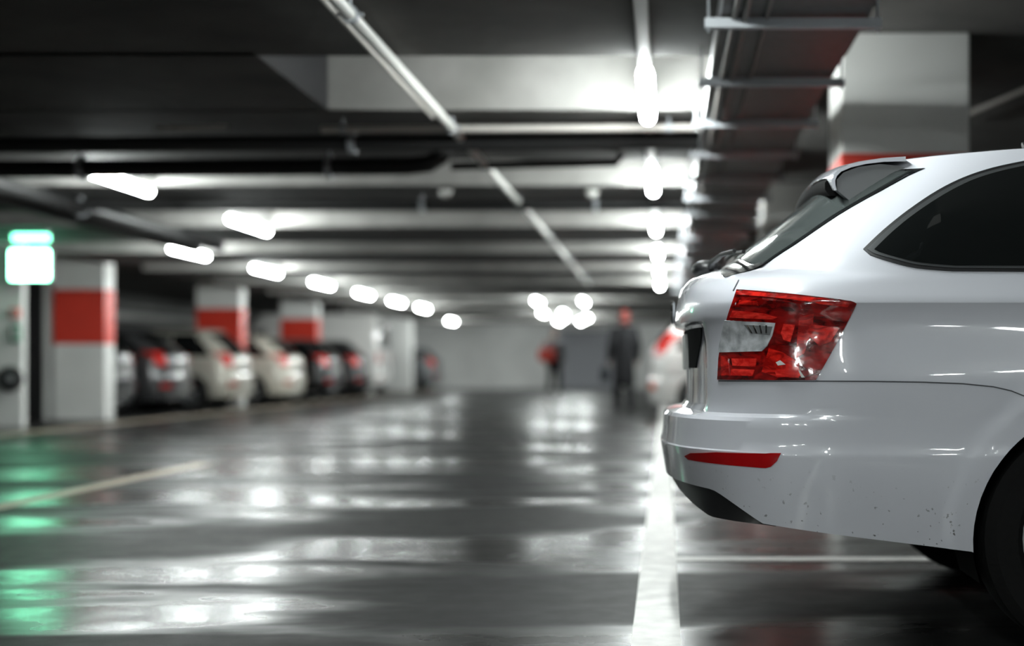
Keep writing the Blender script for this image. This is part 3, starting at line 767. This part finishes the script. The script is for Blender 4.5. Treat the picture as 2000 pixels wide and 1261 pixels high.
# ------------------------------------------------------------------ other parked cars
def other_car(label, loc, rz, paint, L=4.1, H=1.48, wd=.86, slope=.42, belt=.93, van=False, lampz=(.78, 1.02), group=None, rear_glass=True, brake=False, orange=False, plate=True, name='parked_car', cat='car', ns=60):
    rows = []
    def q(z, x0, b, xf, a=.4, n=3, zc=0., w=0.): rows.append((z, x0, a, n, b*wd/.86, xf, zc, w))
    if van:
        q(.30, .02, .83, L-.02); q(.42, 0, .86, L); q(.55, 0, .865, L, n=5); q(.62, .03, .865, L-.02, n=6)
        q(.9, .04, .865, L-.10, n=7, a=.3); q(1.02, .05, .86, L-.35, n=7, a=.3, zc=.03); q(1.15, .055, .855, L-.75, n=7, a=.3, zc=.02)
        for i in range(1, 9):
            t = i/8; q(1.15+(H-.06-1.15)*t, .055+.05*t+.06*t**6, .855-.07*t-.05*t**5, L-.75-.75*t, n=7, a=.3, zc=.01, w=0)
        crown = .06
    else:
        q(.22, .06, .82, L-.08); q(.32, .02, .85, L-.02); q(.45, 0, .86, L); q(.56, 0, .86, L); q(.58, .02, .857, L); q(.62, .035, .857, L)
        q(.75, .04, .86, L-.05, n=3.2); q(.84, .045, .853, L-.25, zc=.02); q(.885, .05, .85, L-.5, zc=.03); q(belt-.02, .06, .84, L-.85, zc=.05); q(belt, .08, .83, L-.98, zc=.05)
        for i in range(1, 9):
            t = i/8; q(belt+(H-.09-belt)*t, .08+slope*t**1.15, .83-.17*t-.06*t**4, L-.98-.85*t, a=.42, n=3.3, zc=.05-.02*t, w=0)
        crown = .06
    sh = CarShape(rows, [(0, 0), (1, 0)], crown, nr=16, ns=ns, nf=12, roofn=4, af=.6).build()
    t = thing(name, label, cat, loc, rz, group)
    r = .305 if not van else .33
    ax = [(.78 if not van else .95, r), (L-.82 if not van else L-.95, r)]
    obj('body', sh.mesh(ax, r+.035), paint, t, smooth=26)
    zt = H-.13
    for m in (False, True):
        if not van:
            for (a, b) in ((.0, .30), (.315, .63), (.645, .99)):
                x_lo0, x_lo1 = .42, L-1.22; x_hi0, x_hi1 = .30+slope, L-1.95
                f = lambda u, lo, hi: lo+(hi-lo)*u
                pl = [(f(a, x_lo0, x_lo1), belt+.03), (f(b, x_lo0, x_lo1), belt+.03), (f(b, x_hi0, x_hi1), zt), (f(a, x_hi0, x_hi1), zt)]
                pl = pl if pl[3][0] >= pl[0][0] else pl
                obj('side_window', patch(sh.hit_side, pl, .004, .08, 4, .006, m), 'glass_dark', t, smooth=30)
        else:
            obj('side_window', patch(sh.hit_side, [(L-1.95, 1.12), (L-1.02, 1.12), (L-1.35, 1.72), (L-1.95, 1.72)], .004, .1, 4, .006, m), 'glass_dark', t, smooth=30)
            obj('side_door_rail', patch(sh.hit_side, [(.8, 1.22), (2.2, 1.22), (2.2, 1.25), (.8, 1.25)], .006, .2, 1, .008, m), 'trim_black', t, smooth=30)
    by = .60
    if van:
        for s in (-1, 1):
            obj('rear_window', patch(sh.hit_rear, [(s*.06, 1.25), (s*.66, 1.25), (s*.62, 1.85), (s*.06, 1.85)], .004, .1, 4, .006), 'glass_dark', t, smooth=30)
        obj('door_seam', patch(sh.hit_rear, [(-.006, .66), (.006, .66), (.006, H-.15), (-.006, H-.15)], .002, .1, 8, .004), 'gap', t)
    else:
        lo = [(y, belt+.065-.05*(y/.7)**2) for y in (-.60, -.4, -.2, 0, .2, .4, .60)]
        hi = [(y, zt+.02-.03*(y/.7)**2) for y in (.54, .36, .18, 0, -.18, -.36, -.54)]
        obj('rear_window', patch(sh.hit_rear, lo+hi, .004, .06, 6, .006), 'glass_dark', t, smooth=30)
    obj('windscreen', patch(sh.hit_front, [(-.60, belt+.10), (.60, belt+.10), (.52, zt+.01), (-.52, zt+.01)] if not van else [(-.62, 1.2), (.62, 1.2), (.56, H-.25), (-.56, H-.25)], .004, .1, 6, .006), 'glass_dark', t, smooth=30)
    for s in (-1, 1):
        z0, z1 = lampz
        tl = obj('tail_lamp', patch(sh.hit_rear, [(s*.60*wd/.86, z0), (s*.80*wd/.86, z0+.02), (s*.79*wd/.86, z1), (s*.56*wd/.86, z1-.01)], .006, .03, 5, .01), 'lens_red', t, smooth=30)
        obj('indicator_lens', patch(sh.hit_rear, [(s*.62*wd/.86, z0+.07), (s*.76*wd/.86, z0+.08), (s*.76*wd/.86, z0+.13), (s*.62*wd/.86, z0+.12)], .010, .03, 2, .008), 'lens_red_bright', tl, smooth=30)
        obj('bumper_reflector', patch(sh.hit_rear, [(s*(.50 if not orange else .34), .43), (s*.76, .43), (s*.76, .49 if not orange else .59), (s*(.50 if not orange else .34), .49 if not orange else .59)], .004, .05, 2, .006), 'lens_orange' if orange else 'reflector_red', t, smooth=30)
        obj('head_lamp', patch(sh.hit_front, [(s*.48, .62), (s*.74, .64), (s*.74, .76), (s*.48, .72)], .005, .05, 3, .006), 'lens_clear', t, smooth=30)
        bm = ellipsoid(bmesh.new(), (L-1.35, s*(wd+.09), belt+.07), (.05, .10, .07), 12, 8); tube(bm, [(L-1.33, s*(wd-.04), belt+.03), (L-1.34, s*(wd+.05), belt+.04)], .025, 6)
        obj('door_mirror', bm, paint, t, smooth=50)
        obj('door_handle', patch(sh.hit_side, [(1.35, .83), (1.52, .835), (1.52, .855), (1.35, .85)], .02, .06, 1, .02, s > 0), paint, t, smooth=30)
        for (cx, cz) in ax:
            bm = bmesh.new(); rings = []
            for y in (wd-.04, wd-.28): rings.append([bm.verts.new((cx+(r+.03)*math.cos(a), s*y, cz+(r+.03)*math.sin(a))) for a in [-.3+(PI+.6)*i/14 for i in range(15)]])
            for i in range(14): bm.faces.new((rings[0][i], rings[0][i+1], rings[1][i+1], rings[1][i]))
            bm.faces.new(rings[1]); obj('wheel_housing', bm, 'liner', t)
            add_wheel(t, cx, s*(wd-.125), r, .19, s)
    if plate: obj('number_plate', patch(sh.hit_rear, [(-.26, .66), (.26, .66), (.26, .77), (-.26, .77)] if not van else [(-.26, .70), (.26, .70), (.26, .81), (-.26, .81)], .01, .1, 2, .012), 'plate_dull', t)
    if brake: obj('brake_lamp', patch(sh.hit_rear, [(-.6, zt+.0), (-.15, zt+.03), (.15, zt+.03), (.6, zt+.0), (.6, zt+.05), (-.6, zt+.05)], .012, .08, 2, .014), 'lens_red_bright', t)
    obj('underbody', B(.25, L-.3, -(wd-.32), wd-.32, .20, .30), 'liner', t)
    obj('underbody', B(1.2, L-1.25, -(wd-.04), wd-.04, .18, .26), 'liner', t)
    return t
g = 'cars parked along the left side'
PIr = PI  # rear towards the lane
other_car('dark car with red tail lamp right behind the nearest left column', (-8.35, 21.95, 0), PIr, 'paint_dark', H=1.46, group=g)
other_car('dark graphite car with shiny rear window between the dark car and silver hatchback', (-8.15, 24.05, 0), PIr, 'paint_graphite', H=1.46, slope=.55, group=g)
other_car('silver beige hatchback in front of the bright red banded column', (-7.72, 26.25, 0), PIr, 'paint_silver', H=1.5, group=g)
other_car('cream hatchback parked between the silver hatchback and black car', (-7.5, 29.2, 0), PIr, 'paint_cream', H=1.45, slope=.5, group=g)
other_car('black car parked in front of the third red banded column', (-7.35, 32.0, 0), PIr, 'paint_black', H=1.43, group=g)
other_car('black car with red tail lamp beside the white van', (-7.35, 35.1, 0), PIr, 'paint_black', H=1.46, group=g)
other_car('white panel van parked beyond the black cars on the left', (-7.4, 37.75, 0), PIr, 'paint_pearl', L=4.9, H=2.2, wd=.95, van=True, lampz=(.85, 1.15), name='panel_van', cat='van')
other_car('small dark car parked beyond the farthest left column', (-7.5, 47.4, 0), PIr, 'paint_grey', H=1.45, group=g)
other_car('white hatchback with orange reflector far behind the estate car', (-.28, 21.9, 0), 0, 'paint_pearl', L=4.3, H=1.66, belt=1.0, slope=.45, lampz=(.92, 1.28), brake=True, orange=True)
other_car('grey car farther along the right row behind the person in black', (-.05, 29.6, 0), 0, 'paint_grey', L=4.3, H=1.5)

# ------------------------------------------------------------------ left end: stair core, exit signs, wall fittings
core = tag(obj('wall_core', B(-12.6, -8.24, 18.2, 18.32, 0, SLAB, bev=.01), 'column_white'), 'white wall at the left edge beside the dark doorway', None, kind='structure')
core2 = tag(obj('wall_core_side', B(-9.06, -8.93, 20.7, 20.95, 0, SLAB), 'concrete_wall'), 'grey door jamb beside the nearest left column', None, kind='structure')
dk = tag(obj('door_2', B(-11.6, -9.06, 20.75, 20.85, 0, 2.1), 'trim_black'), 'black doorway between the white wall and the nearest left column', None, kind='structure')
obj('door_panel', B(-11.5, -10.45, 20.72, 20.76, .02, 2.06), 'trim_black', dk); obj('door_panel', B(-10.43, -9.10, 20.72, 20.76, .02, 2.06), 'trim_black', dk)
ex = thing('exit_sign', 'glowing pale green exit sign at the upper left', 'exit sign', (-8.04, 18.0, 2.06))
obj('sign_case', B(-.26, .26, -.03, .04, -.20, .20, bev=.01), 'sign_case', ex)
obj('sign_face', B(-.245, .245, -.05, -.03, -.185, .185, bev=.006), 'exit_glow', ex)
for s in (-1, 1): obj('hanger_rod', T([(s*.2, 0, .19), (s*.2, 0, SLAB-2.06)], .006, 6), 'bracket_steel', ex)
ex2 = thing('emergency_light', 'small green glowing emergency light above the exit sign', 'light', (-6.90, 15.45, 2.185))
obj('light_case', B(-.2, .2, -.05, .05, .03, .076, bev=.01), 'sign_case', ex2); obj('light_lens', B(-.19, .19, -.045, .045, -.05, .03, bev=.015), 'exit_glow_small', ex2)
def wallbox(name, label, cat, x, z, w, h, mt, knob):
    t = thing(name, label, cat, (x, 18.2, z))
    obj('case', B(-w/2, w/2, -.06, 0, -h/2, h/2, bev=.008), mt, t)
    obj('front_plate', B(-w/2*.6, w/2*.6, -.07, -.058, -h/2*.6, h/2*.6, bev=.004), knob, t)
wallbox('alarm_box', 'small red alarm box on the white wall at the left edge', 'alarm box', -8.32, 1.46, .12, .12, 'column_red', 'plate')
wallbox('release_box', 'small green box below the red alarm box on the white wall', 'box', -8.31, 1.2, .12, .22, 'green_box', 'plate')
t = thing('hose_reel', 'dark round fitting low on the white wall edge at the left', 'fitting', (-8.36, 18.18, .62))
obj('reel_disc', lathe(bmesh.new(), [(0, .15), (-.03, .16), (-.08, .16), (-.10, .14)], 28, 'Y'), 'trim_black', t, smooth=40)
obj('reel_hub', lathe(bmesh.new(), [(-.10, .06), (-.13, .06), (-.14, .04)], 20, 'Y'), 'galvanised', t, smooth=40)

# ------------------------------------------------------------------ people
def remeshed(name, parts, mat, parent, voxel=.009, smooth=6):
    bm = bmesh.new()
    for p in parts:
        if p[0] == 'cap':
            pts, rs = p[1], p[2]
            tube(bm, pts, rs, 12)
            for q, r in zip(pts, rs): ellipsoid(bm, q, (r, r, r), 12, 8)
        else: ellipsoid(bm, p[1], p[2], 18, 12)
    bmesh.ops.recalc_face_normals(bm, faces=bm.faces)
    o = obj(name, bm, mat, None)
    m = o.modifiers.new('r', 'REMESH'); m.mode = 'VOXEL'; m.voxel_size = voxel; m.use_smooth_shade = True
    s = o.modifiers.new('s', 'SMOOTH'); s.iterations = smooth; s.factor = .5
    dg = bpy.context.evaluated_depsgraph_get(); me = bpy.data.meshes.new_from_object(o.evaluated_get(dg))
    old = o.data; o.modifiers.clear(); o.data = me; bpy.data.meshes.remove(old)
    for p in me.polygons: p.use_smooth = True
    if parent: o.parent = parent
    return o
def hand(cx, cy, cz, s, curl=.5):
    """palm, four fingers and a thumb hanging down, slightly curled"""
    out = [('ell', (cx, cy, cz-.045), (.018, .042, .05))]
    for i, L in enumerate((.070, .080, .075, .058)):
        y = cy+(.030-.020*i)
        out.append(('cap', [(cx, y, cz-.08), (cx+s*.006, y, cz-.08-L*.5), (cx+s*(.006+.03*curl), y, cz-.08-L*.95)], [.0095, .009, .0075]))
    out.append(('cap', [(cx, cy+.035, cz-.03), (cx+s*.012, cy+.058, cz-.06), (cx+s*.022, cy+.062, cz-.095)], [.012, .0105, .009]))
    return out
def person(label, loc, rz, H, stride, top_mt, leg_mt, hair_mt, shoe_mt, coat_len, hat=False, arm_bend=False):
    t = thing('person', label, 'person', loc, rz)
    k = H/1.75
    def V(x, y, z): return (x*k, y*k, z*k)
    hipz, kn, st = .92, .50, stride
    ankles = [V(-.09, st*.5, .09), V(.09, -st*.5, .09)]
    knees = [V(-.095, st*.32+.03, kn), V(.095, -st*.18+.04, kn)]
    hips = [V(-.09, 0, hipz), V(.09, 0, hipz)]
    el = [V(-.25, -.06, 1.14), V(.25, -.02, 1.14)]
    wr = [V(-.26, .06, .90), V(.26, .10, .90)] if not arm_bend else [V(-.20, .20, 1.05), V(.26, .08, .90)]
    sh_ = [V(-.185, 0, 1.42), V(.185, 0, 1.42)]
    parts = [('ell', V(0, 0, 1.23), V(.165, .105, .23)), ('ell', V(0, 0, .97), V(.165, .115, .14)), ('ell', V(0, 0, 1.38), V(.19, .095, .10)),
             ('cap', [V(0, 0, 1.42), V(0, .01, 1.53)], [.058*k, .052*k]),
             ('ell', V(0, .015, 1.645), V(.075, .095, .115)), ('ell', V(0, .045, 1.59), V(.055, .06, .06)),
             ('ell', V(0, .115, 1.625), V(.014, .02, .022)), ('ell', V(-.078, .01, 1.635), V(.012, .02, .03)), ('ell', V(.078, .01, 1.635), V(.012, .02, .03))]
    for i in (0, 1):
        parts.append(('cap', [hips[i], knees[i], ankles[i]], [.085*k, .058*k, .040*k]))
        f = ankles[i]; parts.append(('cap', [(f[0], f[1]-.03, f[2]-.03), (f[0], f[1]+.15, .045)], [.04*k, .032*k]))
        parts.append(('cap', [sh_[i], el[i], wr[i]], [.055*k, .042*k, .030*k]))
        parts += hand(wr[i][0], wr[i][1], wr[i][2]+.01, 1 if i == 0 else -1)
    obj_body = remeshed('body', parts, 'skin', t, .008, 4)
    # trousers
    tr = []
    for i in (0, 1):
        tr.append(('cap', [hips[i], knees[i], (ankles[i][0], ankles[i][1], ankles[i][2]+.0)], [.108*k, .082*k, .066*k]))
    tr.append(('ell', V(0, 0, .96), V(.18, .135, .13)))
    remeshed('trousers', tr, leg_mt, t, .012, 4)
    # coat with sleeves
    ct = [('ell', V(0, 0, 1.24), V(.19, .135, .24)), ('ell', V(0, 0, 1.40), V(.205, .115, .105)), ('cap', [V(0, 0, 1.44), V(0, .0, 1.50)], [.075*k, .068*k])]
    n = 22
    for j in range(n+1):
        z = 1.2+(coat_len-1.2)*j/n; ct.append(('ell', V(0, 0, z), V(.185+.02*j/n, .14+.03*j/n, .07)))
    for i in (0, 1):
        w = wr[i]; ct.append(('cap', [sh_[i], el[i], w], [.075*k, .062*k, .05*k]))
    remeshed('coat', ct, top_mt, t, .012, 4)
    # hair
    hr = [('ell', V(0, -.005, 1.675), V(.088, .098, .105)), ('ell', V(0, -.06, 1.60), V(.08, .05, .10))]
    remeshed('hair' if not hat else 'knitted_hat', hr, hair_mt, t, .009, 3)
    for i in (0, 1):
        f = ankles[i]; s = remeshed('shoe', [('cap', [(f[0], f[1]-.035, .052*k), (f[0], f[1]+.06, .050*k), (f[0], f[1]+.17, .044*k)], [.052*k, .050*k, .044*k])], shoe_mt, t, .010, 3)
    fc = obj('eyes', ellipsoid(ellipsoid(bmesh.new(), V(-.03, .107, 1.648), V(.012, .006, .007), 8, 6), V(.03, .107, 1.648), V(.012, .006, .007), 8, 6), 'cloth_black', t)
    return t
person('person in a long black coat with reddish head covering walking near the white hatchback', (-.74, 25.3, 0), .18, 1.76, .34, 'cloth_black', 'cloth_black', 'hair_red', 'cloth_black', .48, hat=True)
person('person in dark trousers and grey jacket walking far down the lane', (-2.95, 37.6, 0), PI*1.12, 1.74, .36, 'cloth_grey', 'cloth_black', 'hair_brown', 'shoe_white', .98)
# bags
bg = thing('shoulder_bag', 'red bag carried by the person far down the lane', 'bag', (-3.12, 37.30, .92))
bm = bmesh.new(); box(bm, -.22, .22, -.07, .07, 0, .30, bev=.05); obj('bag_body', bm, 'cloth_red', bg, smooth=40)
obj('strap', T([(-.16, 0, .28), (-.12, .02, .42), (0, .03, .47), (.12, .02, .42), (.16, 0, .28)], .012, 8), 'cloth_red', bg, smooth=50)
bg = thing('hand_bag', 'dark bag held by the person in the long black coat', 'bag', (-1.08, 25.35, .50))
bm = bmesh.new(); box(bm, -.08, .08, -.15, .15, 0, .26, bev=.04); obj('bag_body', bm, 'cloth_dark', bg, smooth=40)
obj('strap', T([(0, -.10, .25), (.02, -.07, .33), (.02, .07, .33), (0, .10, .25)], .010, 8), 'cloth_dark', bg, smooth=50)
